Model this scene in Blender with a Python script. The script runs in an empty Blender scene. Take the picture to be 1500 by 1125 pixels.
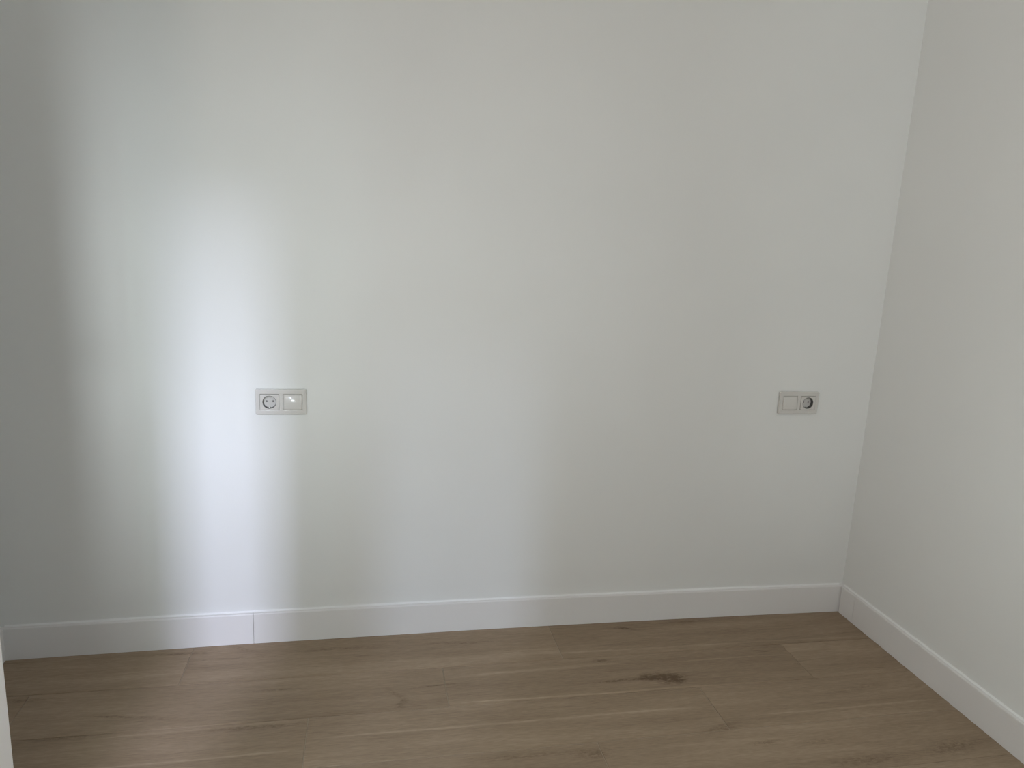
import bpy, bmesh, math, random
from mathutils import Vector, Matrix

random.seed(7)
scene = bpy.context.scene
COL = scene.collection

# ------------------------------------------------------------------ camera
# axes: back wall is the plane y = 0, right wall x = 0, floor z = 0 (metres)
F_PX, YAW, PITCH, ROLL = 1083.1, 0.1999, 0.2024, 0.0477
CAM = Vector((-1.8012, -2.3272, 1.3697))
cd = bpy.data.cameras.new('camera')
cam = bpy.data.objects.new('camera', cd)
COL.objects.link(cam)
cd.sensor_fit = 'HORIZONTAL'
cd.sensor_width = 36.0
cd.lens = F_PX * 36.0 / 1500.0
cd.clip_start = 0.01
fwd = Vector((math.sin(YAW) * math.cos(PITCH), math.cos(YAW) * math.cos(PITCH), -math.sin(PITCH)))
rt = Vector((math.cos(YAW), -math.sin(YAW), 0))
up = rt.cross(fwd)
r2 = math.cos(ROLL) * rt + math.sin(ROLL) * up
u2 = -math.sin(ROLL) * rt + math.cos(ROLL) * up
m = Matrix((r2, u2, -fwd)).transposed().to_4x4()
m.translation = CAM
cam.matrix_world = m
scene.camera = cam

# ------------------------------------------------------------------ colour management, sky and added daylight lamps
vs = scene.view_settings
vs.view_transform = 'Standard'
vs.look = 'None'
vs.gamma = 1.0
vs.use_curve_mapping = False
vs.exposure = 0.0

world = bpy.data.worlds.new('world')
scene.world = world
world.use_nodes = True
bg = world.node_tree.nodes['Background']
bg.inputs[0].default_value = (0.75, 0.87, 1.0, 1)
bg.inputs[1].default_value = 0.02


def daylight(name, loc, target, sx, sy, power, color, spread=180):
    l = bpy.data.lights.new(name, 'AREA')
    l.shape = 'RECTANGLE'
    l.size, l.size_y = sx, sy
    l.energy = power
    l.color = color
    l.spread = math.radians(spread)
    o = bpy.data.objects.new(name, l)
    COL.objects.link(o)
    o.location = loc
    d = Vector(target) - Vector(loc)
    o.rotation_euler = d.to_track_quat('-Z', 'Z').to_euler()
    return o


# unseen lamps added for the bright wall patch and the room's even fill
W = dict(A=0.745, B=0.650, C=0.255, E=0.533, F=0.093, D=0.127, R=0.030)
CL = dict(A=(0.94, 1.0, 1.33), B=(0.80, 1.02, 1.02), C=(0.905, 1.0, 1.05), E=(0.90, 1.06, 1.38), F=(0.97, 1.0, 0.95), D=(1.10, 0.97, 0.885), R=(1, 1, 1))
daylight('patch_light_a', (-3.019, -5.2, 2.609), (-3.019, 0, 2.609), 0.123, 0.381, 333 * W['A'], CL['A'])  # added lamp fitted to the bright wall patch, like the next three
daylight('patch_light_b', (-2.667, -5.2, 2.380), (-2.667, 0, 2.380), 1.059, 0.719, 333 * W['B'], CL['B'])
daylight('patch_light_c', (-2.267, -5.2, 1.309), (-2.267, 0, 1.309), 0.938, 0.397, 333 * W['C'], CL['C'])
daylight('patch_light_e', (-3.344, -5.2, 2.811), (-3.344, 0, 2.811), 0.234, 0.430, 333 * W['E'], CL['E'])
daylight('side_fill_light', (-3.08, -3.02, 1.5), (0, -3.02, 2.3), 0.85, 1.2, 100 * W['F'], CL['F'])  # added fill lamp, like the two below
daylight('doorway_fill_light', (-3.05, -2.05, 1.62), (0, -2.05, 2.9), 0.65, 0.70, 100 * W['D'], CL['D'])
daylight('window_fill_light', (-0.95, -3.80, 1.5), (-0.95, 0, 1.3), 1.1, 1.15, 100 * W['R'], CL['R'])


# ------------------------------------------------------------------ helpers
def link(name, me, mat=None, parent=None):
    o = bpy.data.objects.new(name, me)
    COL.objects.link(o)
    if mat and not me.materials:
        me.materials.append(mat)
    if parent:
        o.parent = parent
    return o


def obj(name, bm, mat, parent=None, smooth=False):
    me = bpy.data.meshes.new(name)
    bmesh.ops.recalc_face_normals(bm, faces=bm.faces)
    bm.to_mesh(me)
    bm.free()
    if smooth:
        for p in me.polygons:
            p.use_smooth = True
    return link(name, me, mat, parent)


def empty(name, loc=(0, 0, 0)):
    o = bpy.data.objects.new(name, None)
    COL.objects.link(o)
    o.location = loc
    o.empty_display_size = 0.05
    return o


def box(bm, x0, x1, y0, y1, z0, z1):
    v = [bm.verts.new(p) for p in ((x0, y0, z0), (x1, y0, z0), (x1, y1, z0), (x0, y1, z0),
                                   (x0, y0, z1), (x1, y0, z1), (x1, y1, z1), (x0, y1, z1))]
    for f in ((0, 3, 2, 1), (4, 5, 6, 7), (0, 1, 5, 4), (1, 2, 6, 5), (2, 3, 7, 6), (3, 0, 4, 7)):
        bm.faces.new([v[i] for i in f])
    return v


def cyl(bm, p0, p1, r, n=16):
    p0, p1 = Vector(p0), Vector(p1)
    q = (p1 - p0).to_track_quat('Z', 'Y')
    rings = []
    for p in (p0, p1):
        rings.append([bm.verts.new(p + q @ Vector((r * math.cos(2 * math.pi * i / n), r * math.sin(2 * math.pi * i / n), 0))) for i in range(n)])
    for i in range(n):
        j = (i + 1) % n
        bm.faces.new((rings[0][i], rings[0][j], rings[1][j], rings[1][i]))
    bm.faces.new(rings[0][::-1])
    bm.faces.new(rings[1])


def boxes(*bs):
    bm = bmesh.new()
    for b in bs:
        box(bm, *b)
    return bm


def structure(o, label=None):
    o['kind'] = 'structure'
    if label:
        o['label'] = label
    return o


BOW = 0.0192                       # the plaster of the back wall is not quite flat


def bow(x):
    t = (x + 1.45) / 1.45
    return BOW * max(0.0, 1 - t * t)


# ------------------------------------------------------------------ materials
def new_mat(name, color, rough=0.5, spec=0.5):
    mt = bpy.data.materials.new(name)
    mt.use_nodes = True
    nt = mt.node_tree
    b = nt.nodes['Principled BSDF']
    b.inputs['Base Color'].default_value = (*color, 1)
    b.inputs['Roughness'].default_value = rough
    b.inputs['Specular IOR Level'].default_value = spec
    return mt, nt, b


def nd(nt, typ, **kw):
    n = nt.nodes.new(typ)
    for k, v in kw.items():
        setattr(n, k, v)
    return n


def math_node(nt, op, a, b=None, c=None):
    n = nd(nt, 'ShaderNodeMath', operation=op)
    for i, s in enumerate((a, b, c)):
        if s is None:
            continue
        if isinstance(s, (int, float)):
            n.inputs[i].default_value = s
        else:
            nt.links.new(s, n.inputs[i])
    return n.outputs[0]


def paint_material():
    mt, nt, b = new_mat('white_wall_paint', (0.80, 0.805, 0.785), 0.75, 0.25)
    geo = nd(nt, 'ShaderNodeNewGeometry')
    n1 = nd(nt, 'ShaderNodeTexNoise')
    n1.inputs['Scale'].default_value = 170
    n1.inputs['Detail'].default_value = 3
    n2 = nd(nt, 'ShaderNodeTexNoise')
    n2.inputs['Scale'].default_value = 2.2
    n2.inputs['Detail'].default_value = 2
    nt.links.new(geo.outputs['Position'], n1.inputs['Vector'])
    nt.links.new(geo.outputs['Position'], n2.inputs['Vector'])
    ramp = nd(nt, 'ShaderNodeMapRange')
    ramp.inputs['To Min'].default_value = 0.97
    ramp.inputs['To Max'].default_value = 1.03
    nt.links.new(n2.outputs['Fac'], ramp.inputs['Value'])
    mx = nd(nt, 'ShaderNodeVectorMath', operation='SCALE')
    mx.inputs[0].default_value = (0.80, 0.805, 0.785)
    nt.links.new(ramp.outputs['Result'], mx.inputs['Scale'])
    nt.links.new(mx.outputs[0], b.inputs['Base Color'])
    bp = nd(nt, 'ShaderNodeBump')
    bp.inputs['Strength'].default_value = 0.10
    bp.inputs['Distance'].default_value = 0.0012
    nt.links.new(n1.outputs['Fac'], bp.inputs['Height'])
    nt.links.new(bp.outputs[0], b.inputs['Normal'])
    return mt


def satin_material(name, color, rough, spec=0.5, bump=0.0):
    mt, nt, b = new_mat(name, color, rough, spec)
    n = nd(nt, 'ShaderNodeTexNoise')
    n.inputs['Scale'].default_value = 60
    mr = nd(nt, 'ShaderNodeMapRange')
    mr.inputs['To Min'].default_value = rough * 0.9
    mr.inputs['To Max'].default_value = rough * 1.1
    nt.links.new(n.outputs['Fac'], mr.inputs['Value'])
    nt.links.new(mr.outputs[0], b.inputs['Roughness'])
    return mt


# stains of the floor planks: x, y, half length, half width, strength, slant
KNOTS = [(-0.905, -0.335, 0.030, 0.016, 0.90, 0.0),
         (-0.845, -0.352, 0.042, 0.026, 1.15, -0.1),
         (-0.815, -0.366, 0.022, 0.010, 0.60, 0.2),
         (-0.960, -0.343, 0.130, 0.007, 0.75, 0.0),
         (-1.034, -0.230, 0.030, 0.009, 0.60, 0.0),
         (-1.700, -0.335, 0.035, 0.012, 0.40, -1.0),
         (-1.690, -0.372, 0.012, 0.024, 0.35, 0.0),
         (-1.585, -0.300, 0.060, 0.004, 0.50, 0.05),
         (-0.880, -0.042, 0.045, 0.008, 0.60, -0.25),
         (-0.640, -0.020, 0.060, 0.007, 0.40, 0.0),
         (-2.189, -0.026, 0.035, 0.010, 0.50, -0.4),
         (-2.380, -0.035, 0.120, 0.006, 0.50, 0.0),
         (-2.230, -0.080, 0.140, 0.005, 0.35, 0.0),
         (-0.155, -0.760, 0.090, 0.028, 0.50, 0.1),
         (-0.440, -0.780, 0.120, 0.022, 0.40, 0.0),
         (-0.684, -0.675, 0.045, 0.009, 0.65, 0.0),
         (-0.543, -0.690, 0.050, 0.010, 0.45, 0.0),
         (-0.790, -0.600, 0.060, 0.016, 0.40, 0.15),
         (-1.187, -0.655, 0.050, 0.018, 0.50, 0.0),
         (-1.372, -0.640, 0.140, 0.010, 0.30, 0.0),
         (-2.490, -0.335, 0.050, 0.006, 0.50, -0.1),
         (-2.400, -0.350, 0.070, 0.006, 0.40, -0.2),
         (-2.560, -0.410, 0.110, 0.010, 0.35, 0.05),
         (-2.060, -0.265, 0.080, 0.006, 0.35, 0.0),
         (-2.740, -0.230, 0.060, 0.010, 0.45, 0.0),
         (-2.080, -0.430, 0.130, 0.009, 0.45, -0.02),
         (-1.470, -0.070, 0.120, 0.007, 0.40, -0.05),
         (-1.880, -0.060, 0.130, 0.006, 0.40, 0.0),
         (-0.240, -0.470, 0.110, 0.016, 0.25, 0.1)]
# pale streaks in the print of the planks: x0, x1, y at x0, y at x1, half width, strength
STREAKS = [(-1.23, -0.02, -0.168, -0.188, 0.0040, 0.45),
           (-1.55, -0.95, -0.262, -0.250, 0.0050, 0.40),
           (-0.82, -0.30, -0.262, -0.268, 0.0035, 0.45),
           (-1.56, -0.385, -0.392, -0.409, 0.0040, 0.55),
           (-1.95, -0.80, -0.497, -0.500, 0.0045, 0.55),
           (-2.60, -1.96, -0.545, -0.540, 0.0045, 0.50),
           (-0.70, 0.02, -0.560, -0.560, 0.0040, 0.45),
           (-0.62, -0.05, -0.640, -0.640, 0.0040, 0.30),
           (-2.60, -2.00, -0.430, -0.416, 0.0040, 0.30)]


def wood_material():
    mt, nt, b = new_mat('oak_look_plank', (0.3, 0.25, 0.2), 0.55, 0.28)
    L = nt.links
    geo = nd(nt, 'ShaderNodeNewGeometry')
    oi = nd(nt, 'ShaderNodeObjectInfo')
    sep = nd(nt, 'ShaderNodeSeparateXYZ')
    L.new(geo.outputs['Position'], sep.inputs[0])
    rnd = oi.outputs['Random']
    # shifted, stretched coordinates for the grain of each plank
    off = math_node(nt, 'MULTIPLY', rnd, 37.0)

    def coords(kx, ky):
        c = nd(nt, 'ShaderNodeCombineXYZ')
        L.new(math_node(nt, 'MULTIPLY', sep.outputs['X'], kx), c.inputs[0])
        L.new(math_node(nt, 'MULTIPLY', sep.outputs['Y'], ky), c.inputs[1])
        L.new(off, c.inputs[2])
        return c.outputs[0]

    def noise(vec, scale, detail=3, dist=0.0, rough=0.5):
        n = nd(nt, 'ShaderNodeTexNoise')
        n.inputs['Scale'].default_value = scale
        n.inputs['Detail'].default_value = detail
        n.inputs['Distortion'].default_value = dist
        n.inputs['Roughness'].default_value = rough
        L.new(vec, n.inputs['Vector'])
        return n.outputs['Fac']
    broad = noise(coords(1.1, 9.0), 1.0, 3, 0.6)
    streak = noise(coords(3.6, 46.0), 1.0, 4, 0.5, 0.6)
    fine = noise(coords(34.0, 240.0), 1.0, 3, 0.0, 0.6)
    fleck = noise(coords(6.0, 60.0), 1.0, 2, 0.8)
    warp = noise(geo.outputs['Position'], 14.0, 2)
    warp2 = noise(geo.outputs['Position'], 3.0, 2)
    wx = math_node(nt, 'MULTIPLY', math_node(nt, 'SUBTRACT', warp, 0.5), 0.030)
    # tone: sum of centred noises
    tone = math_node(nt, 'MULTIPLY', math_node(nt, 'SUBTRACT', broad, 0.5), 0.50)
    tone = math_node(nt, 'MULTIPLY_ADD', math_node(nt, 'SUBTRACT', streak, 0.5), 0.34, tone)
    tone = math_node(nt, 'MULTIPLY_ADD', math_node(nt, 'SUBTRACT', fine, 0.5), 0.42, tone)
    tone = math_node(nt, 'MULTIPLY_ADD', math_node(nt, 'SUBTRACT', rnd, 0.5), 0.12, tone)
    fk = nd(nt, 'ShaderNodeMapRange')
    fk.inputs['From Min'].default_value = 0.66
    fk.inputs['From Max'].default_value = 0.80
    L.new(fleck, fk.inputs['Value'])
    tone = math_node(nt, 'MULTIPLY_ADD', fk.outputs[0], -0.16, tone)
    # knots
    dark = None
    X = math_node(nt, 'ADD', sep.outputs['X'], wx)
    Y = math_node(nt, 'MULTIPLY_ADD', wx, 0.35, sep.outputs['Y'])
    for (kx, ky, hl, hw, st, sl) in KNOTS:
        dx = math_node(nt, 'SUBTRACT', X, kx)
        dy = math_node(nt, 'SUBTRACT', Y, ky)
        if sl:
            dy = math_node(nt, 'MULTIPLY_ADD', dx, -sl, dy)
        a = math_node(nt, 'MULTIPLY', dx, 1 / hl)
        c = math_node(nt, 'MULTIPLY', dy, 1 / hw)
        r = math_node(nt, 'ADD', math_node(nt, 'MULTIPLY', a, a), math_node(nt, 'MULTIPLY', c, c))
        g = math_node(nt, 'MULTIPLY', math_node(nt, 'EXPONENT', math_node(nt, 'MULTIPLY', r, -1.0)), st)
        dark = g if dark is None else math_node(nt, 'ADD', dark, g)
    mott = noise(coords(60.0, 120.0), 1.0, 3, 0.5, 0.65)
    dark = math_node(nt, 'MULTIPLY', dark, math_node(nt, 'MULTIPLY_ADD', mott, 4.6, -1.40))
    tone = math_node(nt, 'MULTIPLY_ADD', dark, -0.46, tone)
    # pale streaks
    Yw = math_node(nt, 'MULTIPLY_ADD', math_node(nt, 'SUBTRACT', warp2, 0.5), 0.016, sep.outputs['Y'])
    pale = None
    for (x0, x1, y0, y1, hw, st) in STREAKS:
        k = (y1 - y0) / (x1 - x0)
        d = math_node(nt, 'SUBTRACT', math_node(nt, 'MULTIPLY_ADD', sep.outputs['X'], -k, Yw), y0 - k * x0)
        d = math_node(nt, 'MULTIPLY', d, 1 / hw)
        g = math_node(nt, 'EXPONENT', math_node(nt, 'MULTIPLY', math_node(nt, 'MULTIPLY', d, d), -1.0))
        e0 = nd(nt, 'ShaderNodeMapRange')
        e0.inputs['From Min'].default_value = x0
        e0.inputs['From Max'].default_value = x0 + 0.12
        L.new(sep.outputs['X'], e0.inputs['Value'])
        e1 = nd(nt, 'ShaderNodeMapRange')
        e1.inputs['From Min'].default_value = x1
        e1.inputs['From Max'].default_value = x1 - 0.12
        L.new(sep.outputs['X'], e1.inputs['Value'])
        g = math_node(nt, 'MULTIPLY', math_node(nt, 'MULTIPLY', g, st), math_node(nt, 'MULTIPLY', e0.outputs[0], e1.outputs[0]))
        pale = g if pale is None else math_node(nt, 'ADD', pale, g)
    pale = math_node(nt, 'MULTIPLY', pale, math_node(nt, 'MULTIPLY_ADD', streak, 1.2, 0.3))
    tone = math_node(nt, 'MULTIPLY_ADD', pale, 0.42, tone)
    tone = math_node(nt, 'ADD', tone, 0.5)
    cr = nd(nt, 'ShaderNodeValToRGB')
    e = cr.color_ramp.elements
    e[0].position, e[0].color = 0.0, (0.135, 0.086, 0.050, 1)
    e[1].position, e[1].color = 1.0, (0.550, 0.425, 0.304, 1)
    k = cr.color_ramp.elements.new(0.5)
    k.color = (0.320, 0.236, 0.160, 1)
    L.new(tone, cr.inputs[0])
    L.new(cr.outputs[0], b.inputs['Base Color'])
    ro = nd(nt, 'ShaderNodeMapRange')
    ro.inputs['To Min'].default_value = 0.50
    ro.inputs['To Max'].default_value = 0.66
    L.new(streak, ro.inputs['Value'])
    L.new(ro.outputs[0], b.inputs['Roughness'])
    bp = nd(nt, 'ShaderNodeBump')
    bp.inputs['Strength'].default_value = 0.15
    bp.inputs['Distance'].default_value = 0.0008
    L.new(fine, bp.inputs['Height'])
    L.new(bp.outputs[0], b.inputs['Normal'])
    return mt


M_WALL = paint_material()
M_BASE = satin_material('white_baseboard_lacquer', (0.795, 0.78, 0.765), 0.45, 0.35)
M_DOOR = satin_material('white_door_lacquer', (0.91, 0.885, 0.87), 0.38, 0.4)
M_WOOD = wood_material()
M_GROUT = satin_material('beige_joint_filler', (0.42, 0.36, 0.28), 0.9, 0.2)
M_SEAL = satin_material('white_sealant', (0.86, 0.86, 0.85), 0.5, 0.4)
M_PLASTIC = satin_material('white_socket_plastic', (0.665, 0.645, 0.61), 0.16, 0.5)
M_WELL = satin_material('shaded_socket_well', (0.085, 0.085, 0.08), 0.3, 0.5)  # shade of the recess put into the base colour
M_DARK = satin_material('black_contact_hole', (0.008, 0.008, 0.008), 0.7, 0.2)
M_METAL, _nt, _b = new_mat('steel_earth_clip', (0.42, 0.41, 0.38), 0.35)
_b.inputs['Metallic'].default_value = 1.0
M_HANDLE, _nt, _b = new_mat('satin_steel_handle', (0.55, 0.55, 0.54), 0.3)
_b.inputs['Metallic'].default_value = 1.0
M_FRAME = satin_material('white_window_frame', (0.82, 0.82, 0.82), 0.35, 0.4)
M_GLASS, _nt, _b = new_mat('window_glass', (1, 1, 1), 0.0)
_b.inputs['Transmission Weight'].default_value = 1.0
_b.inputs['IOR'].default_value = 1.0
_b.inputs['Specular IOR Level'].default_value = 0.0

# ------------------------------------------------------------------ room shell
XL, YF, H = -2.900, -3.60, 2.60        # left wall, front wall (behind the camera), ceiling


PITCH_M = 0.0695                      # distance between the two modules of a socket plate
PLATE_L, PLATE_R = (-2.0581, 0.8182), (-0.2837, 0.8210)
WELLS = [(PLATE_L[0] - PITCH_M / 2, PLATE_L[1]), (PLATE_R[0] + PITCH_M / 2, PLATE_R[1])]


def wall_back():
    bm = bmesh.new()
    n = 48
    front0, front1, back0, back1 = [], [], [], []
    for i in range(n + 1):
        x = XL - 0.12 + (0.12 - (XL - 0.12)) * i / n
        y = bow(x)
        front0.append(bm.verts.new((x, y, -0.03)))
        front1.append(bm.verts.new((x, y, H)))
        back0.append(bm.verts.new((x, 0.15, -0.03)))
        back1.append(bm.verts.new((x, 0.15, H)))
    for i in range(n):
        bm.faces.new((front0[i], front0[i + 1], front1[i + 1], front1[i]))
        bm.faces.new((back0[i], back1[i], back1[i + 1], back0[i + 1]))
        bm.faces.new((front1[i], front1[i + 1], back1[i + 1], back1[i]))
        bm.faces.new((front0[i], back0[i], back0[i + 1], front0[i + 1]))
    for i in (0, n):
        bm.faces.new((front0[i], front1[i], back1[i], back0[i]))
    o = obj('wall_back', bm, M_WALL)
    # round boxes let into the plaster behind the two socket wells
    bc = bmesh.new()
    for x, z in WELLS:
        cyl(bc, (x, -0.01, z), (x, 0.05, z), 0.0215, 40)
    cut = obj('cutter', bc, M_WALL)
    mod = o.modifiers.new('recess', 'BOOLEAN')
    mod.operation, mod.solver, mod.object = 'DIFFERENCE', 'EXACT', cut
    dg = bpy.context.evaluated_depsgraph_get()
    me = bpy.data.meshes.new_from_object(o.evaluated_get(dg), depsgraph=dg)
    o.modifiers.clear()
    o.data = me
    bpy.data.objects.remove(cut)
    return o


structure(wall_back(), 'plain white painted back wall with two socket plates')
structure(obj('wall_right', boxes((0, 0.15, YF, 0.0, -0.03, H)), M_WALL),
          'plain white painted wall on the right side of the room')
structure(obj('ceiling', boxes((XL - 0.12, 0.15, YF - 0.15, 0.15, H, H + 0.12)), M_WALL), 'plain white ceiling')
# left wall with the doorway beside the open door leaf and an opening added for the side fill lamp
DY0, DY1, DH = -2.40, -1.58, 2.04
LY0, LY1, LZ0, LZ1 = -3.46, -2.58, 0.90, 2.12
structure(obj('wall_left', boxes((XL - 0.12, XL, DY1, 0.0, -0.03, H), (XL - 0.12, XL, LY1, DY0, -0.03, H),
                                 (XL - 0.12, XL, YF, LY0, -0.03, H), (XL - 0.12, XL, LY0, LY1, -0.03, LZ0),
                                 (XL - 0.12, XL, LY0, LY1, LZ1, H), (XL - 0.12, XL, DY0, DY1, DH, H)), M_WALL),
          'white painted wall on the left, its baseboard just showing in the corner')
# front wall behind the camera with an added light-shaping opening on the left and a wide window
BX0, BX1, BZ0, BZ1 = -2.89, -2.00, 0.90, 2.42
WX0, WX1, WZ0, WZ1 = -1.55, -0.35, 0.92, 2.10
FT = 0.06
structure(obj('wall_front', boxes(
    (XL - 1.2, BX0, YF - FT, YF, -0.03, H), (BX0, BX1, YF - FT, YF, BZ1, H), (BX0, BX1, YF - FT, YF, -0.03, BZ0),
    (BX1, WX0, YF - FT, YF, -0.03, H), (WX0, WX1, YF - FT, YF, -0.03, WZ0),
    (WX0, WX1, YF - FT, YF, WZ1, H), (WX1, 0.15, YF - FT, YF, -0.03, H)), M_WALL),
    'white painted wall behind the camera with a window and an added light opening')


def glazed(name, x0, x1, z0, z1, label):
    root = structure(empty(name, (0, 0, 0)), label)
    t, y0, y1 = 0.05, YF - 0.055, YF - 0.005
    obj('window_frame', boxes((x0, x0 + t, y0, y1, z0, z1), (x1 - t, x1, y0, y1, z0, z1),
                              (x0 + t, x1 - t, y0, y1, z0, z0 + t), (x0 + t, x1 - t, y0, y1, z1 - t, z1)), M_FRAME, root)
    return root


glazed('window_1', WX0, WX1, WZ0, WZ1, 'white framed window behind the camera')
# light mask added in the left opening to shape the wall patch: slot and hatch
mask = structure(empty('light_mask'), 'unseen panels added behind the camera to shape the light, with a narrow slot and a small hatch open')
G1, G2 = (-2.802, -2.748, 1.562, 2.145), (-2.613, -2.079, 1.028, 1.440)
for (x0, x1, z0, z1) in ((BX0, G1[0], BZ0, BZ1), (G1[1], G2[0], BZ0, BZ1), (G2[1], BX1, BZ0, BZ1),
                         (G1[0], G1[1], BZ0, G1[2]), (G1[0], G1[1], G1[3], BZ1),
                         (G2[0], G2[1], BZ0, G2[2]), (G2[0], G2[1], G2[3], BZ1)):
    obj('mask_panel', boxes((x0, x1, YF - 0.001, YF + 0.001, z0, z1)), M_FRAME, mask)

# ------------------------------------------------------------------ floor
floor = structure(obj('floor', boxes((XL - 0.12, 0.15, YF - 0.15, 0.15, -0.16, -0.0010 - 0.0008)), M_GROUT),
                  'oak-look plank floor with staggered joints')


def plank(x0, x1, y0, y1):
    bm = bmesh.new()
    g, c, z, dz = 0.0008, 0.0012, 0.0, 0.0009
    z += random.uniform(-0.0003, 0.0003)
    a = [bm.verts.new(p) for p in ((x0 + g, y0 + g, -0.009), (x1 - g, y0 + g, -0.009), (x1 - g, y1 - g, -0.009), (x0 + g, y1 - g, -0.009))]
    b = [bm.verts.new((v.co.x, v.co.y, z - dz)) for v in a]
    sx = (1, -1, -1, 1)
    sy = (1, 1, -1, -1)
    t = [bm.verts.new((v.co.x + sx[i] * c, v.co.y + sy[i] * c, z)) for i, v in enumerate(a)]
    bm.faces.new(t)
    bm.faces.new(a[::-1])
    for i in range(4):
        j = (i + 1) % 4
        bm.faces.new((a[i], a[j], b[j], b[i]))
        bm.faces.new((b[i], b[j], t[j], t[i]))
    return obj('floor_plank', bm, M_WOOD, floor)


PITCHX, WID = 1.187, 0.2025
ya, row = 0.012, 0
yb = -0.205
while ya > YF + 0.001:
    yb = max(yb, YF)
    x = 0.032 - 0.399 * row
    while x < 0:
        x += PITCHX
    while x > XL:
        x0, x1 = max(x - PITCHX, XL), min(x, 0.0)
        if x1 - x0 > 0.01:
            plank(x0, x1, yb, ya)
        x -= PITCHX
    ya, yb, row = yb, yb - WID, row + 1

# ------------------------------------------------------------------ baseboards
BT, BHT = 0.014, 0.1075
PROFILE = [(0.0, 0.0005), (-BT, 0.0005), (-BT, BHT - 0.004), (-BT + 0.0012, BHT - 0.0012),
           (-BT + 0.004, BHT), (0.0, BHT)]


def sweep(pts, prof, name, mat, parent):
    """pts: list of (origin, outward unit vector); prof: (offset from wall, height), offset negative into the room"""
    bm = bmesh.new()
    rings = []
    for o, n in pts:
        rings.append([bm.verts.new((o[0] + n[0] * -a, o[1] + n[1] * -a, h)) for a, h in prof])
    for r0, r1 in zip(rings, rings[1:]):
        for i in range(len(prof)):
            j = (i + 1) % len(prof)
            bm.faces.new((r0[i], r0[j], r1[j], r1[i]))
    bm.faces.new(rings[0])
    bm.faces.new(rings[-1][::-1])
    return obj(name, bm, mat, parent)


def along_back(x0, x1, n=24):
    return [((x0 + (x1 - x0) * i / n, bow(x0 + (x1 - x0) * i / n)), (0, -1)) for i in range(n + 1)]


SEAL = [(0.0, BHT - 0.0005), (-0.0050, BHT - 0.0005), (-0.0022, BHT + 0.0018), (0.0, BHT + 0.0048)]
JX = -2.156
bb = structure(empty('baseboard_back'), 'white baseboard along the back wall with one butt joint')
sweep(along_back(XL + BT, JX - 0.0006, 16), PROFILE, 'board', M_BASE, bb)
sweep(along_back(JX + 0.0006, -0.0012, 40), PROFILE, 'board', M_BASE, bb)
sweep(along_back(XL + BT, -BT, 48), SEAL, 'sealant_bead', M_SEAL, bb)
br = structure(empty('baseboard_right'), 'white baseboard along the right wall')
JY = -0.098
for y0, y1 in ((-BT - 0.0052, JY + 0.0007), (JY - 0.0007, YF)):
    sweep([((0, y0), (-1, 0)), ((0, y1), (-1, 0))], PROFILE, 'board', M_BASE, br)
sweep([((0, -BT), (-1, 0)), ((0, YF), (-1, 0))], SEAL, 'sealant_bead', M_SEAL, br)
bl = structure(empty('baseboard_left'), 'white baseboard along the left wall, seen end on in the corner')
sweep([((XL, -0.001), (1, 0)), ((XL, DY1 + 0.07), (1, 0))], PROFILE, 'board', M_BASE, bl)
sweep([((XL, -0.001), (1, 0)), ((XL, DY1 + 0.07), (1, 0))], SEAL, 'sealant_bead', M_SEAL, bl)

# ------------------------------------------------------------------ open door leaf at the left edge
EDGE = Vector((-2.5452, -0.75, 0))
HINGE = Vector((XL + 0.03, DY1 + 0.02, 0))
d = (EDGE - HINGE)
LEN = d.length
door = structure(empty('door_1', HINGE), 'white door leaf standing open at the left edge')
door.rotation_euler.z = math.atan2(d.y, d.x)


def door_leaf():
    bm = bmesh.new()
    vv = box(bm, 0, LEN, 0.0, 0.040, 0.008, 2.02)
    bmesh.ops.bevel(bm, geom=[e for e in bm.edges], offset=0.003, segments=2, affect='EDGES', profile=0.6)
    return bm


obj('door_leaf', door_leaf(), M_DOOR, door)


for side, yy in ((-1, 0.0), (1, 0.040)):
    bm = bmesh.new()
    cyl(bm, (LEN - 0.06, yy, 1.02), (LEN - 0.06, yy + side * 0.008, 1.02), 0.025, 24)
    cyl(bm, (LEN - 0.06, yy + side * 0.008, 1.02), (LEN - 0.06, yy + side * 0.05, 1.02), 0.009)
    cyl(bm, (LEN - 0.052, yy + side * 0.05, 1.02), (LEN - 0.18, yy + side * 0.05, 1.02), 0.009)
    obj('door_handle', bm, M_HANDLE, door)
tr = structure(obj('trim_1', boxes((XL, XL + 0.012, DY1, DY1 + 0.07, 0.0005, DH + 0.07), (XL, XL + 0.012, DY0 - 0.07, DY0, 0.0005, DH + 0.07),
                                   (XL, XL + 0.012, DY0, DY1, DH, DH + 0.07)), M_DOOR), 'white casing around the doorway on the left')

# ------------------------------------------------------------------ socket plates


def rrect(w, h, r, n=6):
    pts = []
    for cx, cz, a0 in ((w / 2 - r, h / 2 - r, 0), (-w / 2 + r, h / 2 - r, 90), (-w / 2 + r, -h / 2 + r, 180), (w / 2 - r, -h / 2 + r, 270)):
        for i in range(n + 1):
            a = math.radians(a0 + 90 * i / n)
            pts.append((cx + r * math.cos(a), cz + r * math.sin(a)))
    return pts


def circle(cx, cz, r, n=40):
    return [(cx + r * math.cos(2 * math.pi * i / n), cz + r * math.sin(2 * math.pi * i / n)) for i in range(n)]


def shift(pts, dx, dz=0):
    return [(x + dx, z + dz) for x, z in pts]


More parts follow.
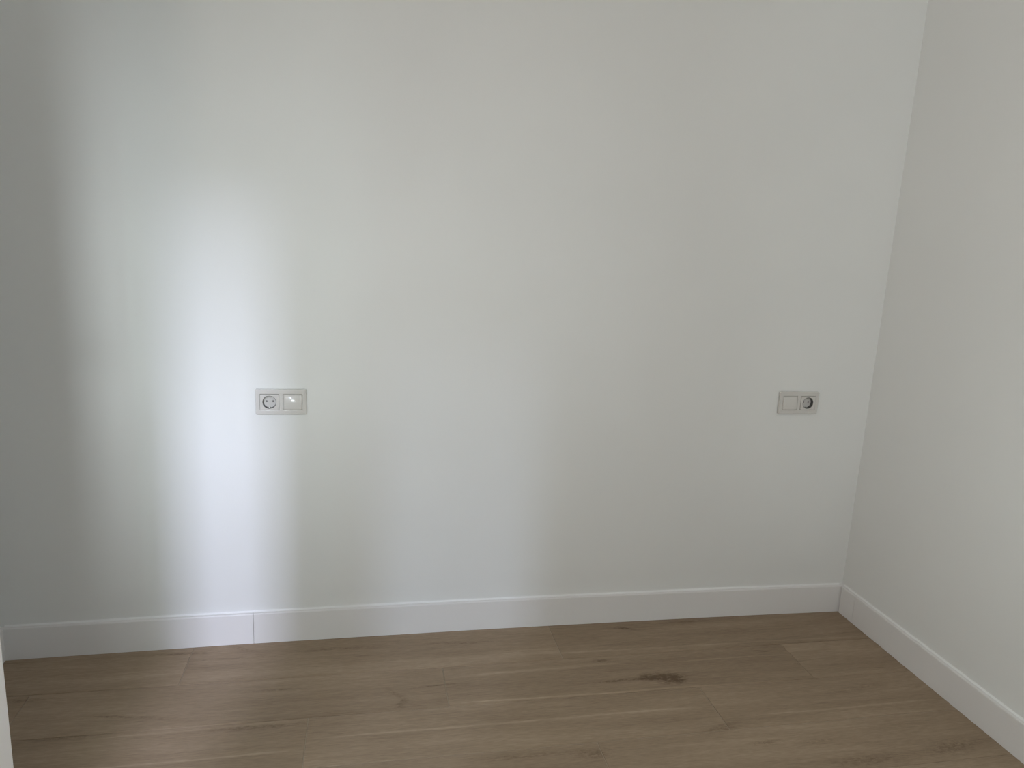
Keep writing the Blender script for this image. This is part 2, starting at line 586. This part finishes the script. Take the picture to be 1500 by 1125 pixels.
def plate_mesh(name, outlines, depth, bevel):
    """flat plate with holes, standing in the xz plane, from y = 0 to y = -depth"""
    cu = bpy.data.curves.new(name, 'CURVE')
    cu.dimensions = '2D'
    cu.fill_mode = 'BOTH'
    cu.extrude = depth / 2 - bevel
    cu.bevel_depth = bevel
    cu.bevel_resolution = 2
    cu.offset = -bevel
    for pts in outlines:
        s = cu.splines.new('POLY')
        s.points.add(len(pts) - 1)
        for p, (x, z) in zip(s.points, pts):
            p.co = (x, z, 0, 1)
        s.use_cyclic_u = True
    tmp = bpy.data.objects.new(name, cu)
    COL.objects.link(tmp)
    dg = bpy.context.evaluated_depsgraph_get()
    me = bpy.data.meshes.new_from_object(tmp.evaluated_get(dg), preserve_all_data_layers=False, depsgraph=dg)
    bpy.data.objects.remove(tmp)
    bpy.data.curves.remove(cu)
    me.name = name
    me.materials.clear()
    me.transform(Matrix.Translation((0, -depth / 2, 0)) @ Matrix.Rotation(math.radians(90), 4, 'X'))
    bm = bmesh.new()
    bm.from_mesh(me)
    bmesh.ops.remove_doubles(bm, verts=bm.verts, dist=1e-6)
    bmesh.ops.recalc_face_normals(bm, faces=bm.faces)
    bm.to_mesh(me)
    bm.free()
    return me


PW, PH, MW, MH = 0.1526, 0.081, 0.0570, 0.0500


def rocker_bm():
    bm = bmesh.new()
    nx, nz = 16, 14
    w, h = MW - 0.0012, MH - 0.0012
    grid = []
    for j in range(nz + 1):
        rowv = []
        for i in range(nx + 1):
            u, v = 2 * i / nx - 1, 2 * j / nz - 1
            y = -0.0098 - 0.0034 * (1 - v * v) - 0.0030 * (1 - u * u) + 0.0024 * v      # pressed in at the top
            if max(abs(u), abs(v)) > 0.93:
                y += 0.0008
            rowv.append(bm.verts.new((u * w / 2, y, v * h / 2)))
        grid.append(rowv)
    for j in range(nz):
        for i in range(nx):
            bm.faces.new((grid[j][i], grid[j][i + 1], grid[j + 1][i + 1], grid[j + 1][i]))
    ring = grid[0][:] + [grid[j][nx] for j in range(1, nz + 1)] + grid[nz][nx - 1::-1] + [grid[j][0] for j in range(nz - 1, 0, -1)]
    low = [bm.verts.new((v.co.x, -0.0015, v.co.z)) for v in ring]
    for i in range(len(ring)):
        j = (i + 1) % len(ring)
        bm.faces.new((ring[j], ring[i], low[i], low[j]))
    bm.faces.new(low)
    return bm


def cup_bm():
    """recess of the socket: a round well 13 mm deep with its rim and the contact face"""
    bm = bmesh.new()
    prof = [(0.0206, -0.0100), (0.0202, -0.0108), (0.0197, -0.0104), (0.0193, -0.0090), (0.0190, 0.0060)]
    n = 48
    rings = [[bm.verts.new((r * math.cos(2 * math.pi * i / n), y, r * math.sin(2 * math.pi * i / n))) for i in range(n)] for r, y in prof]
    for a, b in zip(rings, rings[1:]):
        for i in range(n):
            j = (i + 1) % n
            bm.faces.new((a[i], a[j], b[j], b[i]))
    return bm


def socket_unit(x, z, sock_side, label):
    t = empty('socket_plate', (x, bow(x), z))
    t['label'] = label
    t['category'] = 'socket'
    t['group'] = 'two-gang socket and switch plates on the back wall'
    sx, rx = sock_side * PITCH_M / 2, -sock_side * PITCH_M / 2
    hole = rrect(MW, MH, 0.0022)
    fr = plate_mesh('frame', [rrect(PW, PH, 0.004), shift(hole, sx), shift(hole, rx)], 0.0100, 0.0022)
    link('frame', fr, M_PLASTIC, t)
    ins = link('socket_insert', plate_mesh('socket_insert', [rrect(MW - 0.0014, MH - 0.0014, 0.002), circle(0, 0, 0.0206)], 0.0100, 0.0008), M_PLASTIC, t)
    ins.location = (sx, -0.0012, 0)
    cup = obj('socket_well', cup_bm(), M_WELL, t, smooth=True)
    cup.location = (sx, 0, 0)
    face = link('contact_face', plate_mesh('contact_face', [circle(0, 0, 0.0191), circle(-0.0095, 0, 0.0026, 20), circle(0.0095, 0, 0.0026, 20)], 0.0030, 0.0003), M_PLASTIC, cup)
    face.location = (0, 0.0060, 0)
    for s in (-1, 1):
        bm = bmesh.new()
        cyl(bm, (0, 0, 0), (0, 0.004, 0), 0.0030, 20)
        h = obj('contact_hole', bm, M_DARK, cup)
        h.location = (s * 0.0095, 0.0045, 0)
        c = obj('earth_clip', boxes((-0.0024, 0.0024, -0.0080, 0.0030, s * 0.0172 - 0.0006, s * 0.0172 + 0.0006),
                                    (-0.0024, 0.0024, -0.0092, -0.0080, min(s * 0.0172, s * 0.0192), max(s * 0.0172, s * 0.0192))), M_METAL, cup)
    rk = obj('rocker', rocker_bm(), M_PLASTIC, t, smooth=True)
    rk.location = (rx, 0, 0)
    return t


socket_unit(*PLATE_L, -1, 'white two-gang plate in the bright patch of wall, socket left of the rocker switch')
socket_unit(*PLATE_R, 1, 'white two-gang plate near the room corner, socket right of the rocker switch')
